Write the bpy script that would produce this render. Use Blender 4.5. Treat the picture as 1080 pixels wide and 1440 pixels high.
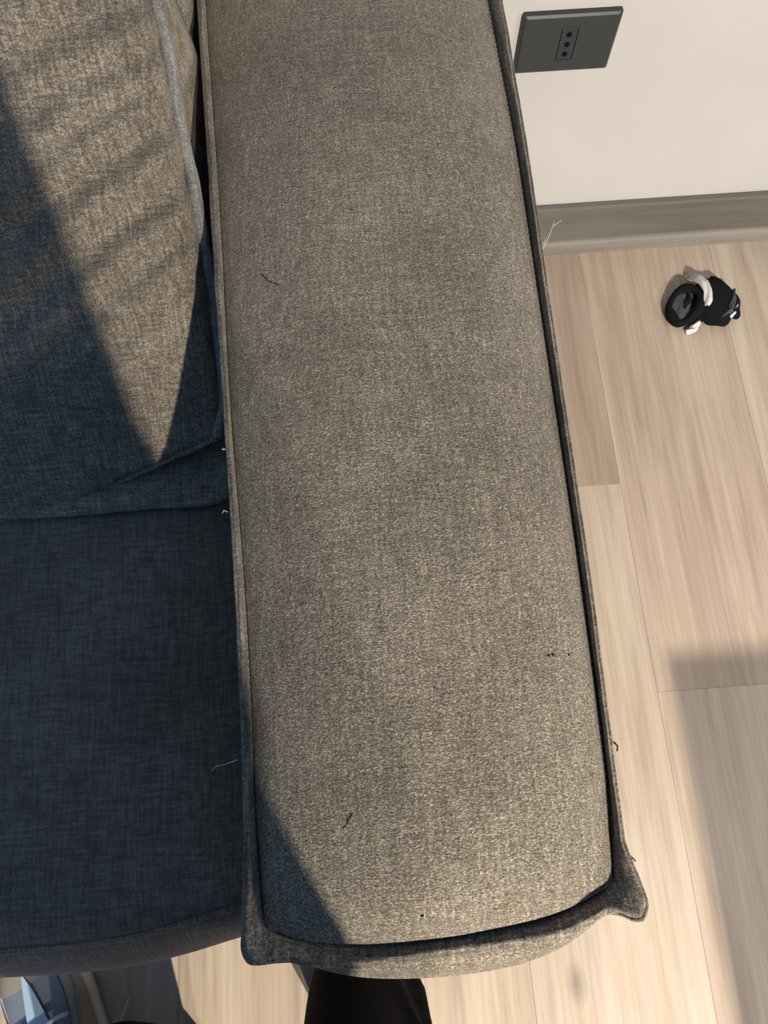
import bpy, bmesh, math, random
from mathutils import Vector, Matrix, noise
sc = bpy.context.scene
for o in list(bpy.data.objects):
    bpy.data.objects.remove(o)
C = sc.collection
random.seed(7)

# ------------------------------------------------------------------ camera
PITCH, YAW, ROLL, CAMZ = 1.25605, 0.05925, -0.01538, 1.1309
def cam_axes():
    f = Vector((0, math.cos(PITCH), -math.sin(PITCH)))
    u = Vector((0, math.sin(PITCH), math.cos(PITCH)))
    x = Vector((1, 0, 0))
    Z = Matrix.Rotation(-YAW, 3, 'Z')
    f, u, x = Z @ f, Z @ u, Z @ x
    c, s = math.cos(ROLL), math.sin(ROLL)
    return c*x + s*u, -s*x + c*u, f
CX, CU, CF = cam_axes()
cam = bpy.data.cameras.new('camera')
camo = bpy.data.objects.new('camera', cam)
C.objects.link(camo)
m = Matrix((CX, CU, -CF)).transposed().to_4x4()
m.translation = (0, 0, CAMZ)
camo.matrix_world = m
cam.sensor_fit = 'VERTICAL'; cam.sensor_height = 36; cam.sensor_width = 27
cam.lens = 36*1082/1440
cam.clip_start = 0.004
sc.camera = camo

# ------------------------------------------------------------------ world, lamps, exposure
w = bpy.data.worlds.new('World'); sc.world = w; w.use_nodes = True
bg = w.node_tree.nodes['Background']
bg.inputs[0].default_value = (0.235, 0.42, 0.71, 1)
bg.inputs[1].default_value = 0.64
def lamp(name, loc, power, col, r):
    l = bpy.data.lights.new(name, 'POINT'); l.energy = power; l.color = col; l.shadow_soft_size = r
    o = bpy.data.objects.new(name, l); C.objects.link(o); o.location = loc
    return o
KEY = (0.80, -1.9, 1.83)
FILL = (1.38, -0.26, 0.98)
KEY2 = (0.56, -1.9, 1.90)
def spot(name, loc, power):
    l = bpy.data.lights.new(name, 'SPOT'); l.energy = power; l.color = (1.0, 0.885, 0.74); l.shadow_soft_size = 0.02
    l.spot_size = math.radians(92); l.spot_blend = 1.0
    o = bpy.data.objects.new(name, l); C.objects.link(o); o.location = loc
    o.rotation_euler = (Vector((0.30, -0.42, 0.10))-Vector(loc)).to_track_quat('-Z', 'Y').to_euler()
spot('key_lamp_light', KEY, 440)
spot('second_lamp_light', KEY2, 105)
lamp('fill_lamp_light', FILL, 29, (1.0, 0.90, 0.80), 0.10)
vs = sc.view_settings
vs.view_transform = 'Standard'; vs.look = 'None'; vs.gamma = 1; vs.exposure = 0.0
vs.use_curve_mapping = False

# ------------------------------------------------------------------ helpers
def tag(o, label=None, cat=None, group=None, kind=None):
    if label: o['label'] = label
    if cat: o['category'] = cat
    if group: o['group'] = group
    if kind: o['kind'] = kind
    return o
def empty(name, loc=(0, 0, 0)):
    o = bpy.data.objects.new(name, None); o.empty_display_size = .05
    C.objects.link(o); o.location = loc
    return o
def obj(name, data, mat=None, parent=None, smooth=True, loc=None):
    if isinstance(data, bmesh.types.BMesh):
        me = bpy.data.meshes.new(name)
        bmesh.ops.recalc_face_normals(data, faces=data.faces[:])
        data.to_mesh(me); data.free()
    else:
        me = data
    if mat and not me.materials: me.materials.append(mat)
    if smooth:
        for p in me.polygons: p.use_smooth = True
    o = bpy.data.objects.new(name, me); C.objects.link(o)
    if parent: 
        o.parent = parent
        o.matrix_parent_inverse = Matrix.Translation(-Vector(parent.location)) if parent.type == 'EMPTY' and parent.parent is None else Matrix()
    if loc: o.location = loc
    return o
def grid(bm, nu, nv, fn, closeu=False):
    V = [[bm.verts.new(fn(i/(nu if closeu else nu-1), j/(nv-1))) for j in range(nv)] for i in range(nu)]
    for i in range(nu if closeu else nu-1):
        for j in range(nv-1):
            a, b = V[i][j], V[(i+1) % nu][j]; c, d = V[(i+1) % nu][j+1], V[i][j+1]
            try: bm.faces.new((a, b, c, d))
            except ValueError: pass
    return V
def box(bm, a, b, bevel=0, seg=2):
    r = bmesh.ops.create_cube(bm, size=1)
    vsx = r['verts']
    for v in vsx:
        v.co = Vector([a[k] + (v.co[k]+.5)*(b[k]-a[k]) for k in range(3)])
    if bevel:
        es = list({e for v in vsx for e in v.link_edges})
        bmesh.ops.bevel(bm, geom=es, offset=bevel, segments=seg, profile=.5, affect='EDGES')
def frames(pts):
    T = []
    for i in range(len(pts)):
        t = pts[min(i+1, len(pts)-1)] - pts[max(i-1, 0)]
        T.append(t.normalized())
    n = T[0].orthogonal().normalized(); N = []
    for t in T:
        n = (n - t*n.dot(t)).normalized(); N.append(n)
    return T, N
def tube(bm, pts, rad, seg=8, caps=True):
    pts = [Vector(p) for p in pts]
    if not hasattr(rad, '__len__'): rad = [rad]*len(pts)
    T, N = frames(pts); rings = []
    for p, t, n, r in zip(pts, T, N, rad):
        b = t.cross(n)
        rings.append([bm.verts.new(p + r*(math.cos(2*math.pi*k/seg)*n + math.sin(2*math.pi*k/seg)*b)) for k in range(seg)])
    for A, B in zip(rings, rings[1:]):
        for k in range(seg): bm.faces.new((A[k], A[(k+1) % seg], B[(k+1) % seg], B[k]))
    if caps:
        bm.faces.new(rings[0][::-1]); bm.faces.new(rings[-1])
def lerp_tab(tab, x):
    # tab sorted ascending by first entry
    if x <= tab[0][0]: return tab[0][1]
    for (x0, y0), (x1, y1) in zip(tab, tab[1:]):
        if x <= x1:
            t = (x-x0)/(x1-x0); return y0+(y1-y0)*t
    return tab[-1][1]
def smooth_tab(tab, x, h):
    return (lerp_tab(tab, x-h)+2*lerp_tab(tab, x)+lerp_tab(tab, x+h)+lerp_tab(tab, x-h/2)*1.5+lerp_tab(tab, x+h/2)*1.5)/7
def nz(p, s, seed=0):
    return noise.noise(Vector(p)*s + Vector((seed*7.3, seed*3.1, seed*1.7)))

# ------------------------------------------------------------------ materials
def newmat(name):
    m = bpy.data.materials.new(name); m.use_nodes = True
    nt = m.node_tree; b = nt.nodes['Principled BSDF']
    return m, nt, b
def N(nt, t, **k):
    n = nt.nodes.new(t)
    for a, v in k.items(): setattr(n, a, v)
    return n
def plain(name, col, rough=.6, spec=.3, bump=0, bscale=400, sheen=0):
    m, nt, b = newmat(name)
    b.inputs['Base Color'].default_value = (*col, 1); b.inputs['Roughness'].default_value = rough
    b.inputs['Specular IOR Level'].default_value = spec
    if sheen: b.inputs['Sheen Weight'].default_value = sheen
    if bump:
        tc = N(nt, 'ShaderNodeTexCoord'); no = N(nt, 'ShaderNodeTexNoise'); bp = N(nt, 'ShaderNodeBump')
        no.inputs['Scale'].default_value = bscale; no.inputs['Detail'].default_value = 3
        bp.inputs['Strength'].default_value = bump; bp.inputs['Distance'].default_value = .001
        nt.links.new(tc.outputs['Object'], no.inputs['Vector']); nt.links.new(no.outputs['Fac'], bp.inputs['Height'])
        nt.links.new(bp.outputs['Normal'], b.inputs['Normal'])
    return m
def fabric(name, dark, mid, light, grime=.25, bump=.55, slub=1.0, dist=.0012, fscale=1.0):
    """heathered upholstery: fine slubby thread noise, soft wear blotches, relief"""
    m, nt, b = newmat(name); L = nt.links.new
    tc = N(nt, 'ShaderNodeTexCoord')
    def mapped(scale, rot=(0, 0, 0)):
        mp = N(nt, 'ShaderNodeMapping'); mp.inputs['Scale'].default_value = scale; mp.inputs['Rotation'].default_value = rot
        L(tc.outputs['Object'], mp.inputs['Vector']); return mp.outputs['Vector']
    def noisen(vec, s, det=2, rough=.6, dis=0):
        n = N(nt, 'ShaderNodeTexNoise'); n.inputs['Scale'].default_value = s; n.inputs['Detail'].default_value = det
        n.inputs['Roughness'].default_value = rough; n.inputs['Distortion'].default_value = dis
        L(vec, n.inputs['Vector']); return n.outputs['Fac']
    def math_(op, a, bb=None, clamp=False):
        n = N(nt, 'ShaderNodeMath', operation=op); n.use_clamp = clamp
        for i, q in enumerate((a, bb)):
            if q is None: continue
            if isinstance(q, (int, float)): n.inputs[i].default_value = q
            else: L(q, n.inputs[i])
        return n.outputs[0]
    f = fscale
    fib = noisen(mapped((1, 1.9, 1.5), (0, 0, .6)), 560*f, 2, .6, .8)     # short slanted fibres
    fib2 = noisen(mapped((1, 1.4, 1.2), (0, 0, -.5)), 760*f, 1, .5, .5)
    row = noisen(mapped((.10, 1, 1)), 420*f, 2, .6)                          # weft slubs
    col = noisen(mapped((1, .10, .10)), 420*f, 2, .6)                        # warp slubs
    blot = noisen(mapped((1, 1, 1)), 9, 4, .6)
    h = math_('ADD', math_('MULTIPLY', fib, .62), math_('MULTIPLY', fib2, .38))
    th = math_('ADD', h, math_('MULTIPLY', math_('SUBTRACT', math_('ADD', row, col), 1.0), .38*slub))
    ramp = N(nt, 'ShaderNodeValToRGB'); cr = ramp.color_ramp
    cr.elements[0].position = .33; cr.elements[0].color = (*dark, 1)
    cr.elements[1].position = .70; cr.elements[1].color = (*light, 1)
    e = cr.elements.new(.5); e.color = (*mid, 1)
    L(th, ramp.inputs['Fac'])
    gr = N(nt, 'ShaderNodeMapRange'); gr.inputs['From Min'].default_value = .32; gr.inputs['From Max'].default_value = .62
    gr.inputs['To Min'].default_value = 1-grime; gr.inputs['To Max'].default_value = 1.06
    L(blot, gr.inputs['Value'])
    mx = N(nt, 'ShaderNodeMix', data_type='RGBA', blend_type='MULTIPLY'); mx.inputs[0].default_value = 1
    L(ramp.outputs['Color'], mx.inputs[6])
    cc = N(nt, 'ShaderNodeCombineColor')
    for i in range(3): L(gr.outputs['Result'], cc.inputs[i])
    L(cc.outputs['Color'], mx.inputs[7])
    L(mx.outputs[2], b.inputs['Base Color'])
    b.inputs['Roughness'].default_value = .78; b.inputs['Specular IOR Level'].default_value = .25
    b.inputs['Sheen Weight'].default_value = .12; b.inputs['Sheen Roughness'].default_value = .5
    bp = N(nt, 'ShaderNodeBump'); bp.inputs['Strength'].default_value = bump; bp.inputs['Distance'].default_value = dist
    L(th, bp.inputs['Height']); L(bp.outputs['Normal'], b.inputs['Normal'])
    return m
M = {}
M['fabric'] = fabric('upholstery_fabric', (.058, .048, .036), (.170, .145, .110), (.50, .435, .33), slub=.45, bump=1.0, dist=.0016)
M['fabric_trim'] = fabric('flange_fabric', (.050, .043, .034), (.142, .122, .096), (.38, .33, .26), grime=.45)
M['seat_fabric'] = fabric('seat_fabric', (.080, .068, .054), (.130, .111, .089), (.21, .180, .145), bump=.25, slub=1.6)
M['pillow_fabric'] = fabric('pillow_fabric', (.062, .052, .040), (.158, .134, .102), (.39, .335, .26), bump=.7, slub=.9)
M['welt'] = fabric('welt_fabric', (.085, .083, .077), (.17, .166, .155), (.30, .29, .27))
M['thread_dark'] = plain('dark_thread', (.012, .011, .010), .9)
M['thread_light'] = plain('pale_thread', (.42, .38, .32), .8)
M['thread_tan'] = plain('tan_thread', (.22, .18, .12), .8)
M['lining'] = plain('black_lining', (.012, .012, .014), .95)
M['plastic'] = plain('slate_plastic', (.030, .034, .035), .42, .35)
M['plastic_in'] = plain('blue_black_plastic', (.022, .027, .040), .45, .4)
M['hole'] = plain('socket_hole', (.003, .003, .004), .9, .1)
M['metal'] = plain('dark_metal', (.04, .04, .042), .4, .5)
M['trouser'] = plain('black_trouser_cloth', (.006, .006, .007), .9, .15, .3, 900)
M['jacket'] = plain('dark_grey_sweatshirt', (.03, .031, .035), .9, .2, .4, 700, .1)
M['skin'] = plain('skin', (.50, .31, .22), .55, .3)
M['hair'] = plain('dark_hair', (.02, .014, .010), .5, .4, .6, 300)
M['shoe_grey'] = plain('blue_grey_mesh', (.22, .25, .31), .8, .2, .6, 900)
M['shoe_beige'] = plain('beige_suede', (.34, .30, .25), .9, .1, .4, 1200)
M['shoe_blue'] = plain('pale_blue_panel', (.42, .58, .72), .5, .3)
M['shoe_white'] = plain('white_rubber', (.72, .72, .70), .6, .3)
M['lace'] = plain('lace', (.50, .58, .66), .8, .2)
M['sock_black'] = plain('black_knit', (.007, .008, .010), .95, .12, .7, 900)
M['sock_grey'] = plain('sheer_grey_knit', (.055, .06, .062), .95, .15, .7, 900, .1)
M['sock_white'] = plain('white_knit', (.62, .60, .60), .9, .2, .6, 800)
M['wood_dark'] = plain('caster_wood', (.22, .13, .07), .5, .4)

def wall_mat():
    m, nt, b = newmat('painted_plaster'); L = nt.links.new
    tc = N(nt, 'ShaderNodeTexCoord'); n1 = N(nt, 'ShaderNodeTexNoise'); n1.inputs['Scale'].default_value = 3.5; n1.inputs['Detail'].default_value = 5
    r = N(nt, 'ShaderNodeValToRGB'); r.color_ramp.elements[0].position = .3; r.color_ramp.elements[0].color = (.445, .437, .425, 1)
    r.color_ramp.elements[1].position = .7; r.color_ramp.elements[1].color = (.49, .482, .47, 1)
    L(tc.outputs['Object'], n1.inputs['Vector']); L(n1.outputs['Fac'], r.inputs['Fac']); L(r.outputs['Color'], b.inputs['Base Color'])
    n2 = N(nt, 'ShaderNodeTexNoise'); n2.inputs['Scale'].default_value = 160; bp = N(nt, 'ShaderNodeBump')
    bp.inputs['Strength'].default_value = .06; bp.inputs['Distance'].default_value = .001
    L(tc.outputs['Object'], n2.inputs['Vector']); L(n2.outputs['Fac'], bp.inputs['Height']); L(bp.outputs['Normal'], b.inputs['Normal'])
    b.inputs['Roughness'].default_value = .85
    return m
M['wall'] = wall_mat()
def wood_mat(name, c0, c1, c2, knots=True, axis='Y', scl=1.0):
    m, nt, b = newmat(name); L = nt.links.new
    tc = N(nt, 'ShaderNodeTexCoord'); oi = N(nt, 'ShaderNodeObjectInfo')
    off = N(nt, 'ShaderNodeVectorMath', operation='SCALE'); off.inputs[0].default_value = (13.7, 29.3, 5.1); L(oi.outputs['Random'], off.inputs['Scale'])
    add = N(nt, 'ShaderNodeVectorMath', operation='ADD'); L(tc.outputs['Object'], add.inputs[0]); L(off.outputs[0], add.inputs[1])
    def mp(s):
        q = N(nt, 'ShaderNodeMapping'); q.inputs['Scale'].default_value = s; L(add.outputs[0], q.inputs['Vector']); return q.outputs[0]
    st = (lambda a, l: (a, l, a)) if axis == 'Y' else (lambda a, l: (l, a, a))
    def no(v, s, d, r, dis=0):
        q = N(nt, 'ShaderNodeTexNoise'); q.inputs['Scale'].default_value = s; q.inputs['Detail'].default_value = d
        q.inputs['Roughness'].default_value = r; q.inputs['Distortion'].default_value = dis; L(v, q.inputs['Vector']); return q.outputs['Fac']
    broad = no(mp(st(9*scl, 1.1)), 1, 4, .55, .8)
    fine = no(mp(st(150*scl, 5)), 1, 3, .6, .3)
    mid = no(mp(st(40*scl, 2.2)), 1, 4, .6, .9)
    def ma(op, a, bb):
        q = N(nt, 'ShaderNodeMath', operation=op)
        for i, z in enumerate((a, bb)):
            if isinstance(z, (int, float)): q.inputs[i].default_value = z
            else: L(z, q.inputs[i])
        return q.outputs[0]
    s = ma('ADD', ma('ADD', ma('MULTIPLY', broad, .38), ma('MULTIPLY', mid, .32)), ma('MULTIPLY', fine, .30))
    r = N(nt, 'ShaderNodeValToRGB'); e = r.color_ramp.elements
    e[0].position = .36; e[0].color = (*c0, 1); e[1].position = .62; e[1].color = (*c2, 1)
    k = e.new(.49); k.color = (*c1, 1)
    L(s, r.inputs['Fac'])
    at = N(nt, 'ShaderNodeAttribute', attribute_type='OBJECT', attribute_name='tone')
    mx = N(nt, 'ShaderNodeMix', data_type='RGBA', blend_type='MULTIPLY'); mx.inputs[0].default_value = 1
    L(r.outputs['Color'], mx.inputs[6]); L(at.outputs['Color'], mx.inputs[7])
    last = mx.outputs[2]
    if knots:
        vo = N(nt, 'ShaderNodeTexVoronoi'); vo.inputs['Scale'].default_value = 1; L(mp(st(6.5, 3.2)), vo.inputs['Vector'])
        kr = N(nt, 'ShaderNodeMapRange'); kr.inputs['From Min'].default_value = .02; kr.inputs['From Max'].default_value = .10
        kr.inputs['To Min'].default_value = .62; kr.inputs['To Max'].default_value = 1; L(vo.outputs['Distance'], kr.inputs['Value'])
        cc = N(nt, 'ShaderNodeCombineColor'); [L(kr.outputs[0], cc.inputs[i]) for i in range(3)]
        m2 = N(nt, 'ShaderNodeMix', data_type='RGBA', blend_type='MULTIPLY'); m2.inputs[0].default_value = 1
        L(last, m2.inputs[6]); L(cc.outputs[0], m2.inputs[7]); last = m2.outputs[2]
    L(last, b.inputs['Base Color'])
    b.inputs['Roughness'].default_value = .55; b.inputs['Specular IOR Level'].default_value = .3
    bp = N(nt, 'ShaderNodeBump'); bp.inputs['Strength'].default_value = .12; bp.inputs['Distance'].default_value = .0006
    L(fine, bp.inputs['Height']); L(bp.outputs['Normal'], b.inputs['Normal'])
    return m
M['plank'] = wood_mat('light_oak_vinyl', (.325, .262, .203), (.435, .362, .285), (.525, .455, .372))
M['base'] = wood_mat('taupe_baseboard', (.105, .098, .085), (.135, .126, .112), (.165, .155, .14), knots=False, axis='X', scl=.5)

# ------------------------------------------------------------------ setting
WY = 0.8368                                   # wall plane
# back wall
bm = bmesh.new(); box(bm, (-2.2, WY, 0), (2.4, WY+.12, 2.5))
tag(obj('wall_back', bm, M['wall'], smooth=False), 'off-white painted wall behind the sofa', kind='structure')
# floor with its planks
bm = bmesh.new(); box(bm, (-2.2, -3.0, -.06), (2.4, WY+.12, -.012))
floor = tag(obj('floor', bm, plain('subfloor', (.30, .25, .20), .9), smooth=False), 'pale oak plank floor', kind='structure')
PW, PL = .228, 1.32
def plank_mesh(l):
    b_ = bmesh.new(); box(b_, (-PW/2+.0001, -l/2+.0001, -.012), (PW/2-.0001, l/2-.0001, 0), .0003, 1)
    me = bpy.data.meshes.new('plank'); b_.to_mesh(me); b_.free(); me.materials.append(M['plank']); return me
PM = {}
x_edge = .393
seams = {0: .3865, 1: .0672}                    # the joints the photograph shows: column left and right of the edge
for k in range(-11, 9):
    x0 = x_edge + k*PW
    if k == -1: s0 = .3865
    elif k == 0: s0 = .0672
    else: s0 = random.uniform(-.6, .6)
    y = s0
    while y > -3.0: y -= PL
    while y < WY+.1:
        a, b_ = max(y, -3.0), min(y+PL, WY+.1)
        if b_-a > .02:
            l = round(b_-a, 4)
            if l not in PM: PM[l] = plank_mesh(l)
            o = bpy.data.objects.new('plank', PM[l]); C.objects.link(o); o.parent = floor
            o.location = (x0+PW/2, (a+b_)/2, 0)
            t = random.uniform(.88, 1.05)
            tone = (t, t*random.uniform(.96, 1.0), t*random.uniform(.92, 1.0))
            if k in (-2, -3): tone = (1.0, .98, .95)
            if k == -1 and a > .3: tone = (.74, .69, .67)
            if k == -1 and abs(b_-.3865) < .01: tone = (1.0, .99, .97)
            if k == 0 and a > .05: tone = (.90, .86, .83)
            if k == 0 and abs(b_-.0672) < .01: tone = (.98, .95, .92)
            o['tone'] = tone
        y += PL
# baseboard: board and shoe moulding
bb = empty('baseboard_back', (0, WY, 0)); tag(bb, 'taupe wood baseboard with rounded shoe moulding', kind='structure')
bm = bmesh.new(); box(bm, (-2.2, WY-.012, 0), (2.4, WY, .101), .0025, 2)
o = obj('board', bm, M['base'], bb, smooth=False); o['tone'] = (.92, .92, .92)
bm = bmesh.new()
prof = [(0, 0)] + [(-.0135*math.cos(a)*1.0-.012+.012, .026*math.sin(a)) for a in [i*math.pi/2/7 for i in range(8)]]
prof = [(WY-.012, 0)] + [(WY-.012-.0125*math.cos(i*math.pi/2/7)**.8, .003+.022*math.sin(i*math.pi/2/7)) for i in range(8)]
prof.insert(1, (WY-.0245, 0))
A = [bm.verts.new((-2.2, p[0], p[1])) for p in prof]; B = [bm.verts.new((2.4, p[0], p[1])) for p in prof]
for i in range(len(prof)):
    j = (i+1) % len(prof); bm.faces.new((A[i], A[j], B[j], B[i]))
bm.faces.new(A); bm.faces.new(B)
o = obj('shoe_moulding', bm, M['base'], bb, smooth=False); o['tone'] = (1.5, 1.45, 1.4)

# ------------------------------------------------------------------ wall outlet
ox, oz = .2853, .4018
out = empty('wall_outlet', (ox, WY, oz)); tag(out, 'dark slate wall outlet plate with a narrow three-hole socket', 'outlet')
bm = bmesh.new()
def rr(wd, hg, y, r, n=4):
    L_ = []
    for cx, cz, a0 in ((1, 1, 0), (-1, 1, 90), (-1, -1, 180), (1, -1, 270)):
        for i in range(n+1):
            a = math.radians(a0+90*i/n)
            L_.append(bm.verts.new((ox+cx*(wd/2-r)+r*math.cos(a), y, oz+cz*(hg/2-r)+r*math.sin(a))))
    return L_
rings = [rr(.121, .081, WY, .003), rr(.121, .081, WY-.005, .003), rr(.1195, .0795, WY-.0068, .003), rr(.114, .0735, WY-.0085, .003),
         rr(.0215, .0450, WY-.0088, .0012), rr(.0205, .0440, WY-.0070, .001)]
for A, B in zip(rings, rings[1:]):
    for i in range(len(A)): bm.faces.new((A[i], A[(i+1) % len(A)], B[(i+1) % len(B)], B[i]))
bm.faces.new(rings[-1])
obj('plate', bm, M['plastic'], out, smooth=False)
bm = bmesh.new(); box(bm, (ox-.0098, WY-.0086, oz-.0215), (ox+.0098, WY-.0066, oz+.0215), .0006, 2)
ins = obj('socket_insert', bm, M['plastic_in'], out, smooth=False)
for dz in (-.0135, 0, .0135):
    bm = bmesh.new(); bmesh.ops.create_cone(bm, cap_ends=True, segments=20, radius1=.0034, radius2=.0034, depth=.0012)
    bmesh.ops.rotate(bm, verts=bm.verts, cent=(0, 0, 0), matrix=Matrix.Rotation(math.pi/2, 3, 'X'))
    bmesh.ops.translate(bm, verts=bm.verts, vec=(ox, WY-.0085, oz+dz))
    h = obj('pin_hole', bm, M['hole'], None, smooth=False); h.parent = ins; h.matrix_parent_inverse = ins.matrix_world.inverted() if False else Matrix()

# ------------------------------------------------------------------ sofa
sofa = empty('sofa', (0, .3, 0))
tag(sofa, 'grey-brown fabric sofa with a broad flange-seamed armrest', 'sofa')
IS = sorted([(.80, -.121), (.68, -.117), (.44, -.105), (.27, -.0995), (.137, -.091), (.04, -.087), (-.03, -.087), (-.095, -.0845)])
OS = sorted([(.80, .1405), (.66, .1425), (.50, .1475), (.32, .1462), (.17, .1455), (.08, .1440), (0, .1425), (-.057, .1395), (-.095, .137)])
IE = sorted([(.80, -.130), (.684, -.127), (.52, -.1185), (.36, -.111), (.225, -.104), (.112, -.099), (-.005, -.0955), (-.068, -.0968), (-.11, -.0985)])
OE = sorted([(.80, .155), (.66, .1572), (.48, .1580), (.34, .1560), (.25, .1548), (.125, .1532), (.045, .1508), (-.045, .1478), (-.10, .1485)])
FS = [(-.0845, -.092), (-.070, -.0985), (-.052, -.1025), (-.019, -.1052), (.034, -.1042), (.087, -.0985), (.115, -.0925), (.137, -.0835)]
YB = .80
SEAMZ = .594
def isx(y): return smooth_tab(IS, y, .05)-.0015
def osx(y): return smooth_tab(OS, y, .05)+.0020
def fsy(x): return smooth_tab(FS, x, .012)
def top_pt(u, v):
    # u across (0 inner, 1 outer); v along (0 front, 1 back)
    vv = v**1.35
    xf = -.0845+(.137+.0845)*u
    y0 = fsy(xf); y = y0+(YB-y0)*vv
    x = isx(y)+(osx(y)-isx(y))*u
    if y < -.02:
        t = min(1, (-.02-y)/.07); x = x*(1-t)+xf*t
    cr = 1-abs(2*u-1)**(2.1 if u < .5 else 3.0)
    d = y-y0
    fr = 1-math.exp(-d/.018)
    z = SEAMZ-.004+.034*cr**.78*(.35+.65*fr)+.004*fr
    z += .0022*nz((x, y, 0), 7, 1)*cr+.0010*nz((x, y, 0), 22, 2)*cr
    return (x, y, z)
arm = empty('armrest', (0, .3, 0)); arm.parent = sofa; arm.matrix_parent_inverse = Matrix.Translation((0, -.3, 0)); arm['label'] = 'broad padded armrest'
def sub(o, par=None):
    par = par or arm
    o.parent = par; o.matrix_parent_inverse = par_inv(par); return o
def par_inv(p):
    mm = Matrix()
    q = p
    chain = []
    while q: chain.append(q); q = q.parent
    for q in reversed(chain):
        mm = mm @ (q.matrix_parent_inverse if q.parent else Matrix()) @ Matrix.Translation(q.location)
    return mm.inverted()
bm = bmesh.new(); grid(bm, 61, 150, top_pt)
sub(obj('top_panel', bm, M['fabric']))
# flange: a raised double-fabric ridge standing along the seam
def path_left(n=90):
    P = []
    for i in range(n):
        y = YB+(-.066-YB)*i/(n-1)
        P.append((Vector((isx(y), y, SEAMZ)), Vector((smooth_tab(IE, y, .04)+.003, y, SEAMZ+.0095))))
    return P
def path_right(n=90):
    P = []
    for i in range(n):
        y = -.058+(YB+.058)*i/(n-1)
        P.append((Vector((osx(y), y, SEAMZ)), Vector((smooth_tab(OE, y, .03)-.003, y, SEAMZ+.0095))))
    return P
def path_front(n=60):
    P = []
    for i in range(n):
        t = i/(n-1); x = -.066+.176*t
        y = fsy(x)
        e = .0100+.0010*math.sin(9*t)
        P.append((Vector((x, y, SEAMZ)), Vector((x*1.02, y-e, SEAMZ+.0095-.002*math.sin(math.pi*t)))))
    return P
def V3(x, y, z=.012): return Vector((x, y, SEAMZ+z))
CORNER_L = [(V3(-.0862, -.076, 0), V3(-.0945, -.078, .012)), (V3(-.0858, -.084, 0), V3(-.0950, -.090, .012)), (V3(-.0850, -.0895, 0), V3(-.0958, -.100, .012)),
            (V3(-.0840, -.0915, 0), V3(-.0930, -.1065, .011)), (V3(-.0815, -.0935, 0), V3(-.0860, -.1085, .010)), (V3(-.0760, -.0960, 0), V3(-.0775, -.1085, .011))]
CORNER_R = [(V3(.1180, -.0917, 0), V3(.1195, -.1000, .011)), (V3(.1260, -.0885, 0), V3(.1280, -.0970, .010)), (V3(.1320, -.0860, 0), V3(.1365, -.0985, .010)),
            (V3(.1350, -.0845, 0), V3(.1430, -.1015, .012)), (V3(.1370, -.0832, 0), V3(.1485, -.1010, .014)), (V3(.1384, -.0815, 0), V3(.1515, -.0950, .014)),
            (V3(.1392, -.0790, 0), V3(.1510, -.0870, .013)), (V3(.1400, -.0740, 0), V3(.1490, -.0770, .012)), (V3(.1405, -.0670, 0), V3(.1462, -.0680, .012))]
def refine(P, k=4):
    Q = []
    n_ = len(P)
    for i in range(n_-1):
        p0, p1, p2, p3 = P[max(i-1, 0)], P[i], P[i+1], P[min(i+2, n_-1)]
        for j in range(k):
            t = j/k
            def cr_(a, b_, c, d): return .5*((2*b_)+(c-a)*t+(2*a-5*b_+4*c-d)*t*t+(3*b_-a-3*c+d)*t**3)
            Q.append((cr_(p0[0], p1[0], p2[0], p3[0]), cr_(p0[1], p1[1], p2[1], p3[1])))
    Q.append(P[-1]); return Q
LOOP_L = path_left()+refine([path_left()[-1]]+CORNER_L+[path_front()[0]], 5)[1:-1]
LOOP = LOOP_L+path_front()+refine([path_front()[-1]]+CORNER_R+[path_right()[0]], 5)[1:-1]+path_right()
def flange(name, path, thick=.0048, base_drop=.020):
    bm = bmesh.new(); rows = []
    for k, (b_, e) in enumerate(path):
        out = Vector((e.x-b_.x, e.y-b_.y, 0)); L_ = out.length; o = out.normalized()
        ex = max(0, min(1, (L_-.011)/.012))
        j = .0008*nz(b_, 60, 3)+.0004*nz(b_, 160, 4)+ex*.0034*nz(e, 95, 9)
        top = e.z+j; th_ = thick*(1+.8*ex)
        H_ = top-b_.z; L_ -= .0012
        pr = [(-.0012, -.010), (-.0002, -.0035), (.0012, -.0010), (L_*.30, H_*.34+ex*.003), (L_*.60, H_*.74), (L_*.86, H_*.97), (L_, H_),
              (L_+.0010, H_-.0012), (L_+.0016, H_-(.0034 if o.x > .3 else .0014)), (L_+.0024, H_-.0018), (L_+.0034+ex*.001, H_-.0024), (L_+.0044+ex*.001, H_-.0052), (L_+.0032, H_-.0090),
              (L_-.0005-ex*.004, H_-.0140), (L_*.9-.003-ex*.010, -base_drop)]
        rows.append([bm.verts.new(b_+o*(p[0]+j*.4)+Vector((0, 0, p[1]))) for p in pr])
    for A, B in zip(rows, rows[1:]):
        for i in range(len(A)-1): bm.faces.new((A[i], A[i+1], B[i+1], B[i]))
    bm.faces.new(rows[0]); bm.faces.new(rows[-1][::-1])
    o_ = sub(obj(name, bm, M['fabric_trim']))
    md = o_.modifiers.new('sub', 'SUBSURF'); md.levels = md.render_levels = 1
    return o_
flange('seam_flange', LOOP)
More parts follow.
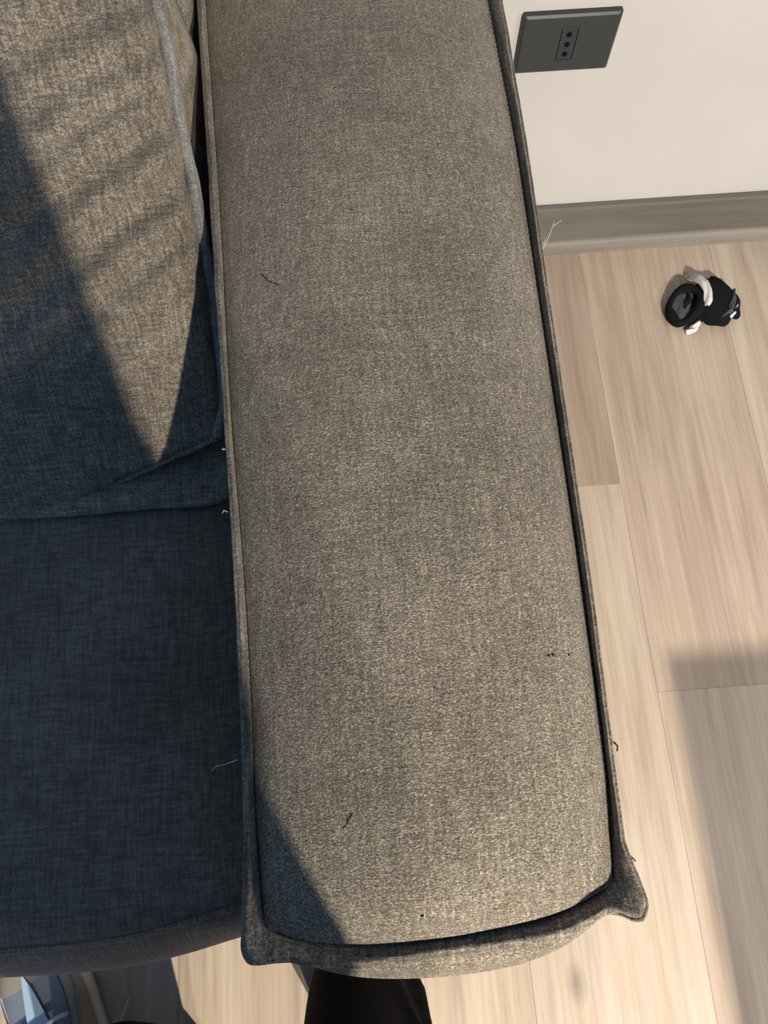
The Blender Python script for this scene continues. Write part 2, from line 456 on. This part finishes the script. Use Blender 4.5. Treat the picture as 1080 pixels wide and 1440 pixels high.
# side and front panels
def side_panel(name, edge, sgn, x_in):
    def fn(u, v):
        y = -.100+(YB+.100)*u; z = .587+(.055-.587)*v
        bul = .010*math.sin(math.pi*min(1, v*1.1))**.6
        x = smooth_tab(edge, max(y, -.06), .05)-sgn*.004+sgn*bul*.35
        x += sgn*.0015*nz((0, y, z), 6, 5)
        return (x, y, z)
    bm = bmesh.new(); grid(bm, 60, 24, fn); return sub(obj(name, bm, M['fabric']))
side_panel('inner_side_panel', IE, -1, 0); side_panel('outer_side_panel', OE, 1, 0)
def front_fn(u, v):
    x = -.098+(.147+.098)*u; z = .592+(.055-.592)*v
    e = (1-abs(2*u-1)**4)
    y = -.094-(.013*math.sin(math.pi*min(1, u)))*.9-.036*e*(1-math.exp(-v/.03))*(1-.6*v)
    return (x, y+.0012*nz((x, 0, z), 9, 6), z)
bm = bmesh.new(); grid(bm, 50, 40, front_fn); sub(obj('front_panel', bm, M['fabric']))
bm = bmesh.new(); grid(bm, 2, 2, lambda u, v: (-.126+.28*u, YB, .06+.54*v)); sub(obj('back_panel', bm, M['fabric']))
bm = bmesh.new(); grid(bm, 2, 2, lambda u, v: (-.10+.25*u, -.095+(YB+.095)*v, .056)); sub(obj('bottom_lining', bm, M['lining']))
# stitching
def stitches(name, pts, step, ln, r, mat, rise):
    bm = bmesh.new(); acc = 0; 
    for a, b_ in zip(pts, pts[1:]):
        acc += (b_-a).length
        if acc >= step:
            acc = 0; d = (b_-a).normalized()
            p = a+Vector((0, 0, rise)); tube(bm, [p-d*ln/2+Vector((0, 0, -.0006)), p+Vector((0, 0, .0003)), p+d*ln/2+Vector((0, 0, -.0006))], r, 5)
    return tag(sub(obj(name, bm, mat)), kind='stuff')
def dense(path, off):
    P = []
    for (b0, e0), (b1, e1) in zip(path, path[1:]):
        for k in range(12):
            t = k/12; b_ = b0.lerp(b1, t); o = (e0.lerp(e1, t)-b_); o.z = 0
            P.append(b_+o.normalized()*off)
    return P
stitches('stitching', dense(path_right(), -.0006), .0052, .0022, .0007, M['thread_dark'], .0012)
stitches('stitching', dense(path_front(), -.0006), .0060, .0026, .0009, M['thread_dark'], .0016)
stitches('stitching', dense(path_left(), .0010), .0052, .0028, .00035, M['thread_tan'], .0012)
# frayed threads
def fibre(pts, r, mat):
    bm = bmesh.new(); tube(bm, pts, r, 5); return sub(obj('loose_thread', bm, mat))
def on_top(x, y): return None
fibre([(.1560, .388, .600), (.161, .396, .602), (.1655, .405, .605), (.1735, .410, .606)], .0004, M['thread_light'])
fibre([(.1655, .405, .605), (.168, .412, .606)], .0003, M['thread_light'])
fibre([(.1570, .391, .601), (.1600, .399, .603)], .00025, M['thread_light'])
fibre([(-.0975, .009, .604), (-.106, .0065, .606), (-.1115, .006, .605), (-.115, .003, .604)], .00025, M['thread_light'])
fibre([(-.1025, .1800, .603), (-.1048, .1810, .605), (-.1060, .1792, .604)], .0003, M['thread_light'])
fibre([(-.1035, .2290, .604), (-.1050, .2280, .606), (-.1054, .2295, .605)], .0005, M['thread_light'])
fibre([(.1490, .002, .602), (.1510, -.001, .603), (.1500, -.004, .603)], .0006, M['thread_dark'])
fibre([(.1475, -.066, .601), (.1510, -.0705, .602)], .0005, M['thread_dark'])
def tz(x, y):
    # height of the top panel near (x, y)
    return min(((p[0]-x)**2+(p[1]-y)**2, p[2]) for p in TOPS)[1]
TOPS = [top_pt(i/60, j/119) for i in range(61) for j in range(120)]
for pts, r in (([(-.0305, -.0365), (-.0285, -.0350), (-.0262, -.0310), (-.0238, -.0285)], .0003), ([(.1105, .0585), (.112, .060)], .0008),
               ([(.1135, .0600), (.1145, .0585)], .0008), ([(.1255, .0590), (.1265, .0597)], .0007), ([(.013, -.089), (.015, -.0885)], .0006),
               ([(-.072, .372), (-.066, .364), (-.058, .358)], .0003)):
    fibre([(x, y, tz(x, y)+.0002) for x, y in pts], r, M['thread_dark'])
# sofa base, back and feet
bm = bmesh.new(); box(bm, (-1.75, -.085, .085), (-.103, .74, .27), .015, 3); sub(obj('seat_base', bm, M['fabric']), sofa)
bm = bmesh.new(); box(bm, (-1.75, .655, .085), (-.131, .815, .80), .03, 4); sub(obj('back_frame', bm, M['fabric']), sofa)
for x, y in ((.10, -.05), (.10, .72), (-1.68, -.03), (-1.68, .72)):
    bm = bmesh.new(); tube(bm, [(x, y, 0), (x, y, .04), (x, y, .09)], [.016, .02, .024], 16); sub(obj('foot', bm, M['metal']), sofa)

# ------------------------------------------------------------------ seat cushion
seat = empty('seat_cushion', (-.5, .25, .27)); tag(seat, 'flat dark grey seat cushion beside the armrest', 'cushion')
SX0, SX1, SYF, SYB = -.95, -.1065, -.119, .655
def seat_front(x): return SYF+.0035*math.sin((x+.1)*9)+.018*math.exp(-((x-SX1)/.085)**2)
def seat_top(u, v):
    x = SX0+(SX1-SX0)*u; yf = seat_front(x); y = yf+(SYB-yf)*v**1.2
    e = (1-abs(2*u-1)**14)*(1-(1-v)**40)
    z = .424+.016*e+.002*nz((x, y, 0), 6, 8)+.0008*nz((x, y, 0), 25, 9)
    return (x, y, z)
bm = bmesh.new(); grid(bm, 90, 70, seat_top); sub(obj('top_panel', bm, M['seat_fabric']), seat)
def seat_box(u, v):
    x = SX0+(SX1-SX0)*u; yf = seat_front(x)
    z = .426-.154*v
    y = yf+.002-.036*math.sin(math.pi*min(1, v*1.02))**.8+.001*nz((x, 0, z), 20, 3)
    return (x, y, z)
bm = bmesh.new(); grid(bm, 90, 20, seat_box); sub(obj('front_boxing', bm, M['seat_fabric']), seat)
bm = bmesh.new(); grid(bm, 30, 12, lambda u, v: (SX1+.003*math.sin(math.pi*v), seat_front(SX1)+(SYB-seat_front(SX1))*u, .425-.153*v)); sub(obj('side_boxing', bm, M['seat_fabric']), seat)
bm = bmesh.new(); grid(bm, 2, 2, lambda u, v: (SX0+(SX1-SX0)*u, SYF+.01+(SYB-SYF-.01)*v, .2715)); sub(obj('underside', bm, M['lining']), seat)
bm = bmesh.new(); tube(bm, [(SX0+(SX1-SX0)*i/80, seat_front(SX0+(SX1-SX0)*i/80)-.0005, .4262+.0012*nz((i*.3, 0, 0), 1, 2)) for i in range(81)], .0028, 8)
sub(obj('piping', bm, M['seat_fabric']), seat)

# ------------------------------------------------------------------ back cushion (behind) and loose pillow (in front)
CA = math.radians(47)
Q0 = Vector((0, .245, .43)); EU = Vector((0, math.cos(CA), math.sin(CA))); EN = Vector((0, -math.sin(CA), math.cos(CA)))
def on_plane(x, s, d): return Vector((x, 0, 0))+Q0+EU*s+EN*d
back = empty('back_cushion', (-.5, .5, .44)); tag(back, 'plump grey sofa back cushion mostly hidden behind the front pillow', 'cushion')
BP = [(.30, .4425), (.262, .4425), (.2435, .4440), (.2400, .448), (.247, .454), (.275, .457), (.335, .457), (.40, .460), (.48, .485), (.535, .57), (.575, .67), (.605, .76), (.625, .79), (.638, .78), (.646, .70), (.646, .56), (.646, .46), (.60, .4425), (.45, .4425)]
bm = bmesh.new()
def back_fn(u, v):
    x = -.95+(.842)*u
    e = min(1, (1-abs(2*u-1)**40)); k = .88+.12*e**.5
    n_ = len(BP); f = v*n_; i = int(f) % n_; t = f-int(f)
    a, b_ = BP[i], BP[(i+1) % n_]
    y = a[0]+(b_[0]-a[0])*t; z = a[1]+(b_[1]-a[1])*t
    cy, cz = .50, .60
    x = -.95+((-.112 if z < .475 else -.112-.026*min(1, (z-.475)/.04))+.95)*u
    zz = max(.4425, cz+(z-cz)*k)
    return (x, cy+(y-cy)*k+.004*nz((x, y, z), 9, 4), zz)
nU, nV = 60, 90
VV = [[bm.verts.new(back_fn(i/(nU-1), j/nV)) for j in range(nV)] for i in range(nU)]
for i in range(nU-1):
    for j in range(nV): bm.faces.new((VV[i][j], VV[i+1][j], VV[i+1][(j+1) % nV], VV[i][(j+1) % nV]))
bm.faces.new(VV[0]); bm.faces.new(VV[-1][::-1])
bo = sub(obj('cover', bm, M['pillow_fabric']), back)
sm = bo.modifiers.new('smooth', 'SMOOTH'); sm.factor = .5; sm.iterations = 4

pil = empty('back_pillow', (-.4, .35, .45)); tag(pil, 'creased grey-brown back pillow with a pale welted edge leaning beside the armrest', 'pillow')
def edge_bot(x):   # in-plane height of the lower edge
    return lerp_tab([(-.72, -.008), (-.36, -.006), (-.27, .018), (-.18, .052), (-.128, .072)], x)
def pil_base(u, v):
    # u 0 right .. 1 left ; v 0 bottom .. 1 top
    xr = lerp_tab([(0, -.126), (.3, -.128), (.6, -.133), (1, -.140)], v)+.010*(math.exp(-(v/.05)**2))*-1
    x = xr+(-.70-xr)*u
    xb = -.128+(-.70+.128)*u
    sb = edge_bot(xb); s = sb+(.50-sb)*v
    return x, s
CREASES = [  # (u0,v0,u1,v1,depth,width)
    (.0, .80, .42, .60, .008, .014), (.0, .72, .30, .60, .007, .010), (.0, .60, .32, .43, .007, .011), (.0, .50, .40, .30, .009, .013),
    (.0, .41, .25, .27, .007, .010), (.03, .92, .45, .80, .007, .014), (.0, .34, .20, .22, .005, .009), (.0, .66, .18, .58, .005, .007)]
def crease(u, v):
    h = 0
    for u0, v0, u1, v1, dp, wd in CREASES:
        dx, dy = (u1-u0)*.57, (v1-v0)*.45; px, py = (u-u0)*.57, (v-v0)*.45
        L2 = dx*dx+dy*dy; t = max(0, min(1, (px*dx+py*dy)/L2))
        q = math.hypot(px-t*dx, py-t*dy-.006*math.sin(3.14*t))
        fade = (1-t)**.5 if t < 1 else 0
        h += -dp*fade*math.exp(-(q/wd)**2)+dp*.5*fade*math.exp(-((q-wd*1.9)/wd)**2)
    return h
def bulge(u, v, a, b_=.42):
    eu = max(0, 1-abs(2*min(u*1.0, 1)-1)**2.6); ev = max(0, 1-abs(2*v-1)**3)
    return a*(eu**b_)*(ev**b_)
def pil_front(u, v):
    u = u**1.25; x, s = pil_base(u, v)
    d = -.050+.052*(1-v)**4+bulge(u, v, .060)*(1-.45*(1-v)**6)+crease(u, v)+.003*nz((x, s, 0), 11, 12)*min(1, u*8)+.0012*nz((x, s, 0), 40, 13)*min(1, u*8)
    return on_plane(x, s, d)
def pil_back(u, v):
    u = u**1.25; x, s = pil_base(u, v); return on_plane(x, s, -.050+.052*(1-v)**4-bulge(u, v, .050)*(1-.6*(1-v)**6))
bm = bmesh.new(); grid(bm, 130, 110, pil_front); sub(obj('front_face', bm, M['pillow_fabric']), pil)
bm = bmesh.new(); grid(bm, 50, 50, pil_back); sub(obj('back_face', bm, M['pillow_fabric']), pil)
def rim(u, v):
    x, s = pil_base(u, v); p = on_plane(x, s, -.049+.052*(1-v)**4)
    k = .0016*nz(p, 30, 14); return p+Vector((.0035*(u == 0)+k, k, k))
P = [rim(0, 1-i/70) for i in range(71)]
bm = bmesh.new(); tube(bm, P, [.0054+.0010*nz(p, 90, 2) for p in P], 10); sub(obj('welt', bm, M['welt']), pil)
P = [rim((i/70)**1.2, 0) for i in range(71)]
bm = bmesh.new(); tube(bm, P, .0028, 10); sub(obj('bottom_seam', bm, M['pillow_fabric']), pil)

# ------------------------------------------------------------------ sock on the floor
sx, sy = .582, .692
sock = empty('sock', (sx, sy, 0)); tag(sock, 'balled-up black sock with a white band lying on the oak floor', 'sock')
def lump(name, c, r, seed, mat, rot=0, amp=.22, fold=None, tilt=0):
    bm = bmesh.new(); bmesh.ops.create_icosphere(bm, subdivisions=4, radius=1)
    R_ = Matrix.Rotation(rot, 3, 'Z') @ Matrix.Rotation(tilt, 3, 'X')
    for v in bm.verts:
        p = v.co.copy(); f = 1+amp*nz(p, 1.1, seed)+amp*.45*nz(p, 2.6, seed+2)
        if fold: f += fold*math.sin(5*math.atan2(p.y, p.x)+3*p.z+seed)*(1-p.z*p.z)
        q = R_ @ Vector((p.x*f*r[0], p.y*f*r[1], p.z*f*r[2]))+Vector(c)
        q.z = max(q.z, .0008); v.co = q+Vector((sx, sy, 0))
    return sub(obj(name, bm, mat), sock)
lump('foot_fold', (.016, -.003, .014), (.033, .046, .017), 3, M['sock_black'], .25, .16, .05)
lump('side_fold', (.034, .004, .013), (.021, .042, .014), 8, M['sock_black'], .35, .16, .06)
lump('heel_fold', (-.024, -.004, .009), (.028, .034, .010), 11, M['sock_black'], .3, .12, .04)
bm = bmesh.new()
def cuff(u, v):
    a = 2*math.pi*u; b_ = 2*math.pi*v
    R0 = (.0205+.002*math.sin(2*a+1), .0335+.002*math.sin(3*a)); r = .0075+.0015*math.sin(3*a+2)
    x = (R0[0]+r*math.cos(b_))*math.cos(a); y = (R0[1]+r*math.cos(b_))*math.sin(a); z = .0165+.007*math.cos(a-.4)+r*1.05*math.sin(b_)
    c, s = math.cos(-.42), math.sin(-.42)
    return (sx-.034+c*x-s*y, sy-.006+s*x+c*y, max(.001, z))
V_ = [[bm.verts.new(cuff(i/40, j/14)) for j in range(14)] for i in range(40)]
for i in range(40):
    for j in range(14): bm.faces.new((V_[i][j], V_[(i+1) % 40][j], V_[(i+1) % 40][(j+1) % 14], V_[i][(j+1) % 14]))
sub(obj('cuff', bm, M['sock_black']), sock)
lump('cuff_lining', (-.036, -.007, .013), (.020, .031, .009), 21, M['sock_grey'], -.35, .25, .12)
lump('cuff_fold', (-.031, -.003, .019), (.005, .016, .006), 25, M['sock_black'], -.55, .25, .1)
def band(name, pts, wds, mat, z0):
    bm = bmesh.new(); pts = [Vector((sx+p[0], sy+p[1], p[2])) for p in pts]; n_ = 24
    def at(t):
        f = t*(len(pts)-1); i = min(int(f), len(pts)-2); return pts[i].lerp(pts[i+1], f-i), wds[i]+(wds[i+1]-wds[i])*(f-i)
    def fn(u, v):
        p, wd = at(u); q = at(min(1, u+.02))[0]-at(max(0, u-.02))[0]; q.z = 0; q.normalize(); sd = Vector((-q.y, q.x, 0))
        k = 2*v-1
        return p+sd*wd*k+Vector((0, 0, -.004*k*k+.0018*math.sin(9*u+4*k)))
    grid(bm, n_, 9, fn); o = sub(obj(name, bm, mat), sock)
    s_ = o.modifiers.new('solid', 'SOLIDIFY'); s_.thickness = .0025; s_.offset = 0
    return o
band('stripe', [(-.010, .051, .012), (-.005, .043, .024), (-.001, .026, .0325), (.001, .008, .0350), (-.001, -.008, .0350), (-.004, -.018, .033)], [.010, .010, .0075, .007, .0075, .003], M['sock_white'], 0)
band('stripe', [(-.036, -.049, .004), (-.024, -.046, .010), (-.016, -.038, .016)], [.004, .006, .004], M['sock_white'], 0)
band('stripe', [(.018, -.040, .024), (.034, -.026, .030), (.044, -.006, .030), (.049, .012, .026)], [.003, .0035, .003, .002], M['sock_grey'], 0)
band('stripe', [(.026, -.042, .018), (.042, -.028, .022), (.051, -.014, .020)], [.002, .0035, .0025], M['sock_white'], 0)

# ------------------------------------------------------------------ person (photographer in front of the sofa)
per = empty('person', (-.17, -.40, 0)); tag(per, 'person in black trousers and sneakers standing close in front of the sofa', 'person')
def cap_chain(bm, pts, rad, seg=20):
    tube(bm, pts, rad, seg)
    for p, r in zip(pts, rad):
        mm = Matrix.Translation(p); bmesh.ops.create_uvsphere(bm, u_segments=16, v_segments=10, radius=r*.985, matrix=mm)
def ell(bm, c, r, rot=None):
    mm = Matrix.Translation(c) @ (rot.to_4x4() if rot else Matrix()) @ Matrix.Diagonal((*r, 1))
    bmesh.ops.create_uvsphere(bm, u_segments=24, v_segments=16, radius=1, matrix=mm)
def remesh(o, vox, sm=4):
    r_ = o.modifiers.new('remesh', 'REMESH'); r_.mode = 'VOXEL'; r_.voxel_size = vox; r_.use_smooth_shade = True
    s_ = o.modifiers.new('smooth', 'SMOOTH'); s_.iterations = sm; s_.factor = .5
PV = Vector((-.098, -.455, .84)); CH = Vector((-.125, -.475, 1.20)); NK = Vector((-.120, -.455, 1.385)); HD = Vector((-.115, -.415, 1.515))
SHR, SHL = Vector((-.020, -.47, 1.325)), Vector((-.250, -.47, 1.325))
ELR, ELL = Vector((.096, -.46, 0.93)), Vector((-.335, -.40, 0.99))
ph_c = Vector((0, 0, CAMZ)) - CX*.022 - CU*.052 - CF*.0075
WRR = ph_c + CX*.052 - CU*.105 - CF*.012
WRL = ph_c - CX*.062 - CU*.105 - CF*.012
HPR, HPL = Vector((-.02, -.44, .84)), Vector((-.19, -.44, .84))
KNR, KNL = Vector((-.045, -.345, .46)), Vector((-.205, -.233, .503))
ANR, ANL = Vector((-.050, -.270, .075)), Vector((-.303, -.395, .075))
bm = bmesh.new()
ell(bm, PV, (.145, .10, .12)); ell(bm, (PV+CH)/2, (.125, .09, .16)); ell(bm, CH, (.15, .10, .16)); ell(bm, NK-Vector((0, 0, .05)), (.14, .06, .05))
cap_chain(bm, [NK-Vector((0, 0, .06)), NK, NK.lerp(HD, .6)], [.058, .052, .050])
for S, E_, W_ in ((SHR, ELR, WRR), (SHL, ELL, WRL)): cap_chain(bm, [S, S.lerp(E_, .5), E_, E_.lerp(W_, .4), W_], [.054, .046, .038, .036, .024])
for H_, K_, A_ in ((HPR, KNR, ANR), (HPL, KNL, ANL)): cap_chain(bm, [H_, H_.lerp(K_, .5), K_, K_.lerp(A_, .35), A_], [.085, .072, .052, .050, .034])
# head, tilted down to look at the phone
ht = Matrix.Rotation(math.radians(-38), 3, 'X')
def hp(x, y, z): return HD + ht @ Vector((x, y, z))
ell(bm, hp(0, 0, .02), (.073, .092, .098), ht); ell(bm, hp(0, .030, -.045), (.055, .062, .070), ht)
ell(bm, hp(0, .062, -.085), (.026, .024, .022), ht)
ell(bm, hp(0, .095, -.012), (.011, .012, .026), ht); ell(bm, hp(0, .104, -.028), (.016, .013, .010), ht)
for s in (-1, 1):
    ell(bm, hp(s*.074, -.005, -.005), (.009, .019, .031), ht); ell(bm, hp(s*.030, .088, .030), (.022, .010, .008), ht)
    ell(bm, hp(s*.03, .072, -.02), (.02, .02, .018), ht)
ell(bm, hp(0, .092, -.056), (.022, .008, .005), ht); ell(bm, hp(0, .091, -.066), (.019, .008, .006), ht)
# hands: palm and five fingers closed round the phone's long sides
def hand(W_, s):
    # s=+1 right hand on the phone's right side
    c = W_ + CU*.048 - CX*s*.010
    ell(bm, c, (.040, .016, .045), Matrix((CX, -CF, CU)).transposed())
    base = [(.036, .030), (.040, .016), (.040, .001), (.038, -.014)]
    for k, (a, b_) in enumerate(base):
        L_ = (.036, .040, .038, .030)[k]; r0 = (.0085, .009, .0085, .0075)[k]
        p0 = c + CU*(b_+.010) + CX*s*.020 + CF*.004
        p1 = p0 + CX*s*.006 + CF*.018 + CU*.006
        p2 = p1 - CX*s*L_*.55 + CF*.007 + CU*.004
        p3 = p2 - CX*s*L_*.45 - CF*.001
        cap_chain(bm, [p0, p1, p2, p3], [r0*1.1, r0, r0*.95, r0*.8], 10)
    t0 = c - CX*s*.014 - CU*.015 - CF*.004
    t1 = t0 - CX*s*.014 + CU*.028 - CF*.016; t2 = t1 - CX*s*.010 + CU*.026 - CF*.002; t3 = t2 - CX*s*.004 + CU*.018 + CF*.003
    cap_chain(bm, [t0, t1, t2, t3], [.014, .0105, .0098, .008], 10)
    cap_chain(bm, [W_, c], [.024, .022], 14)
# hands stay below and behind the lens so nothing stands in its view
hand(WRR, 1); hand(WRL, -1)
body = sub(obj('body', bm, M['skin']), per); remesh(body, .0045, 3)
for s in (-1, 1):
    bm = bmesh.new(); ell(bm, hp(s*.030, .083, .008), (.0125, .009, .0085), ht); e_ = sub(obj('eye', bm, M['sock_white']), per)
    bm = bmesh.new(); ell(bm, hp(s*.030, .0905, .004), (.0055, .003, .0055), ht); sub(obj('iris', bm, M['hair']), e_)
bm = bmesh.new()
ell(bm, hp(0, -.014, .040), (.082, .094, .090), ht); ell(bm, hp(0, -.045, -.02), (.074, .062, .085), ht)
for s in (-1, 1): ell(bm, hp(s*.066, -.012, .015), (.014, .045, .055), ht)
ho = sub(obj('hair', bm, M['hair']), per); remesh(ho, .006, 3)
# sweatshirt
bm = bmesh.new()
ell(bm, PV+Vector((0, 0, .02)), (.216, .145, .17)); ell(bm, (PV+CH)/2, (.195, .135, .20)); ell(bm, CH, (.175, .13, .18)); ell(bm, NK-Vector((0, 0, .065)), (.165, .08, .055))
cap_chain(bm, [PV+Vector((-.10, 0, -.02)), PV+Vector((.10, 0, -.02))], [.122, .122])
for S, E_, W_ in ((SHR, ELR, WRR), (SHL, ELL, WRL)): cap_chain(bm, [S, S.lerp(E_, .5), E_, E_.lerp(W_, .45), E_.lerp(W_, .93)], [.062, .052, .050, .040, .033])
ell(bm, NK+Vector((0, -.03, -.02)), (.085, .07, .045))
jo = sub(obj('sweatshirt', bm, M['jacket']), per); remesh(jo, .008, 4)
# trousers
bm = bmesh.new()
ell(bm, PV-Vector((0, 0, .02)), (.175, .125, .13))
def leg(H_, K_, A_, rr_, hem):
    P = [H_, H_.lerp(K_, .5), K_, K_.lerp(A_, .5), A_+Vector((0, 0, .02)), hem]
    cap_chain(bm, P[:-1], rr_[:-1], 24); tube(bm, [P[-2], P[-1]], rr_[-2:], 24)
leg(HPR, KNR, ANR, [.105, .092, .072, .066, .066, .068], Vector((-.050, -.268, .018)))
leg(HPL, KNL, ANL, [.105, .092, .074, .074, .078, .080], Vector((-.300, -.385, .022)))
# soft folds down the right leg
for k, (a, b_) in enumerate((((-.050, -.202, .05), (.024, -.272, .26)), ((-.005, -.212, .04), (.028, -.290, .22)), ((-.10, -.245, .05), (-.06, -.25, .22)))):
    A_, B_ = Vector(a), Vector(b_); cap_chain(bm, [A_, A_.lerp(B_, .5), B_], [.010, .014, .006], 10)
to = sub(obj('trousers', bm, M['trouser']), per); remesh(to, .006, 5)
# sneakers
def sneaker(heel, toe):
    heel, toe = Vector(heel), Vector(toe); ax = (toe-heel); Ln = ax.length; ax.normalize(); sd = Vector((ax.y, -ax.x, 0))
    W_ = [(0, .028), (.06, .034), (.25, .034), (.5, .040), (.68, .048), (.82, .046), (.93, .034), (1, .012)]
    Hh = [(0, .085), (.12, .092), (.28, .088), (.42, .080), (.6, .062), (.78, .050), (.92, .042), (1, .030)]
    def cs(t, a, inf=0):
        wd = smooth_tab(W_, t, .05)+inf; hh = smooth_tab(Hh, t, .05)-.022+inf
        x = math.cos(a); z = math.sin(a)
        x = math.copysign(abs(x)**.75, x); z = abs(z)**.85
        return heel+ax*(Ln*t)+sd*(wd*x)+Vector((0, 0, .022+hh*z))
    root = empty('sneaker', (0, 0, 0)); root.parent = per; root.matrix_parent_inverse = par_inv(per)
    def part(nm, b_, mt): return sub(obj(nm, b_, mt), root)
    b_ = bmesh.new()
    ring = [(i/40) for i in range(41)]
    out_ = [heel+ax*(Ln*t*1.03-.004)+sd*(smooth_tab(W_, t, .05)+.005) for t in ring]+[heel+ax*(Ln*t*1.03-.004)-sd*(smooth_tab(W_, t, .05)+.005) for t in reversed(ring)]
    lo = [b_.verts.new((p.x, p.y, .002)) for p in out_]; md = [b_.verts.new((p.x, p.y, .014)) for p in out_]
    hi = [b_.verts.new((p.x*.995+.005*(heel+toe).x/2, p.y*.995+.005*(heel+toe).y/2, .029)) for p in out_]
    n_ = len(lo)
    for i in range(n_):
        j = (i+1) % n_; b_.faces.new((lo[i], lo[j], md[j], md[i])); b_.faces.new((md[i], md[j], hi[j], hi[i]))
    b_.faces.new(lo[::-1]); b_.faces.new(hi); part('sole', b_, M['shoe_white'])
    b_ = bmesh.new(); grid(b_, 40, 25, lambda u, v: cs(u, math.pi*v)); part('upper', b_, M['shoe_grey'])
    b_ = bmesh.new(); grid(b_, 14, 25, lambda u, v: cs(.84+.15*u+.04*math.sin(math.pi*v)*(1-u)*-1, math.pi*v, .002)); part('toe_overlay', b_, M['shoe_beige'])
    b_ = bmesh.new(); grid(b_, 24, 12, lambda u, v: cs(.30+.66*u, .04+(1.22-.35*math.sin(2.6*u))*v, .0030)); part('side_overlay', b_, M['shoe_beige'])
    b_ = bmesh.new(); tube(b_, [cs(.34+.60*i/20, .62+.10*math.sin(i*.3), .0036) for i in range(21)], .0016, 6); part('overlay_seam', b_, M['shoe_grey'])
    b_ = bmesh.new(); grid(b_, 20, 8, lambda u, v: cs(.30+.62*u, math.pi-.02-.38*v, .0030)); part('side_overlay', b_, M['shoe_white'])
    b_ = bmesh.new(); grid(b_, 20, 10, lambda u, v: cs(.42+.44*u, 1.32+.64*v*(1-u)+.28*u, .0050)); part('blue_panel', b_, M['shoe_blue'])
    b_ = bmesh.new(); grid(b_, 14, 8, lambda u, v: cs(.22+.36*u, math.pi*(.38+.24*v), .006+.012*(1-u))); part('tongue', b_, M['shoe_grey'])
    for k in range(5):
        t = .36+.065*k; b_ = bmesh.new()
        tube(b_, [cs(t+.012*math.sin(i*.5), math.pi*(.33+.34*i/8), .011) for i in range(9)], .0028, 6); part('lace', b_, M['lace'])
    b_ = bmesh.new(); q = cs(.44, math.pi*.30, .012)
    if heel.x < -.2: tube(b_, [q, q+sd*.02+Vector((0, 0, .004)), q+sd*.045+ax*.012+Vector((0, 0, -.010)), q+sd*.060+ax*.028+Vector((0, 0, -.030))], [.004, .005, .005, .0035], 6); part('lace', b_, M['shoe_beige'])
sneaker((-.345, -.435, 0), (-.490, -.175, 0))
sneaker((-.050, -.360, 0), (-.040, -.085, 0))

# phone in the hands, its lens at the camera
ph = empty('phone', ph_c); tag(ph, 'black phone held flat above the armrest', 'phone')
Rm = Matrix((CX, CU, -CF)).transposed()
def pbox(nm, a, b_, mt, bev):
    bm = bmesh.new(); box(bm, a, b_, bev, 3); bmesh.ops.transform(bm, matrix=Matrix.Translation(ph_c) @ Rm.to_4x4(), verts=bm.verts); return sub(obj(nm, bm, mt, smooth=False), ph)
pbox('case', (-.0365, -.0745, -.0038), (.0365, .0745, .0042), M['metal'], .0025)
pbox('screen', (-.034, -.072, .0043), (.034, .072, .0047), plain('screen_glass', (.01, .01, .012), .1, .5), .0001)
pbox('lens_bump', (.006, .034, -.0052), (.034, .072, -.0039), M['plastic'], .0006)

# ------------------------------------------------------------------ unseen table shape, added to throw the shadow on the floor to the right
DX, DY = .585, -.72
dk = empty('shadow_caster', (DX+.5, DY-.2, 0)); tag(dk, 'unseen wooden table shape with solid end panels, added to cast the floor shadow', 'shadow_caster')
bm = bmesh.new(); box(bm, (DX-.012, DY-.42, .725), (DX+1.1, DY+.012, .752), .003, 2); sub(obj('caster_top', bm, M['wood_dark'], smooth=False), dk)
for x in (DX, DX+1.06):
    bm = bmesh.new(); box(bm, (x, DY-.41, .002), (x+.025, DY, .725), .002, 1); sub(obj('end_panel', bm, M['wood_dark'], smooth=False), dk)
bm = bmesh.new(); box(bm, (DX+.025, DY-.02, .08), (DX+1.06, DY-.004, .725), .001, 1); sub(obj('caster_panel', bm, M['wood_dark'], smooth=False), dk)
for n_ in ('wood_dark',):
    pass
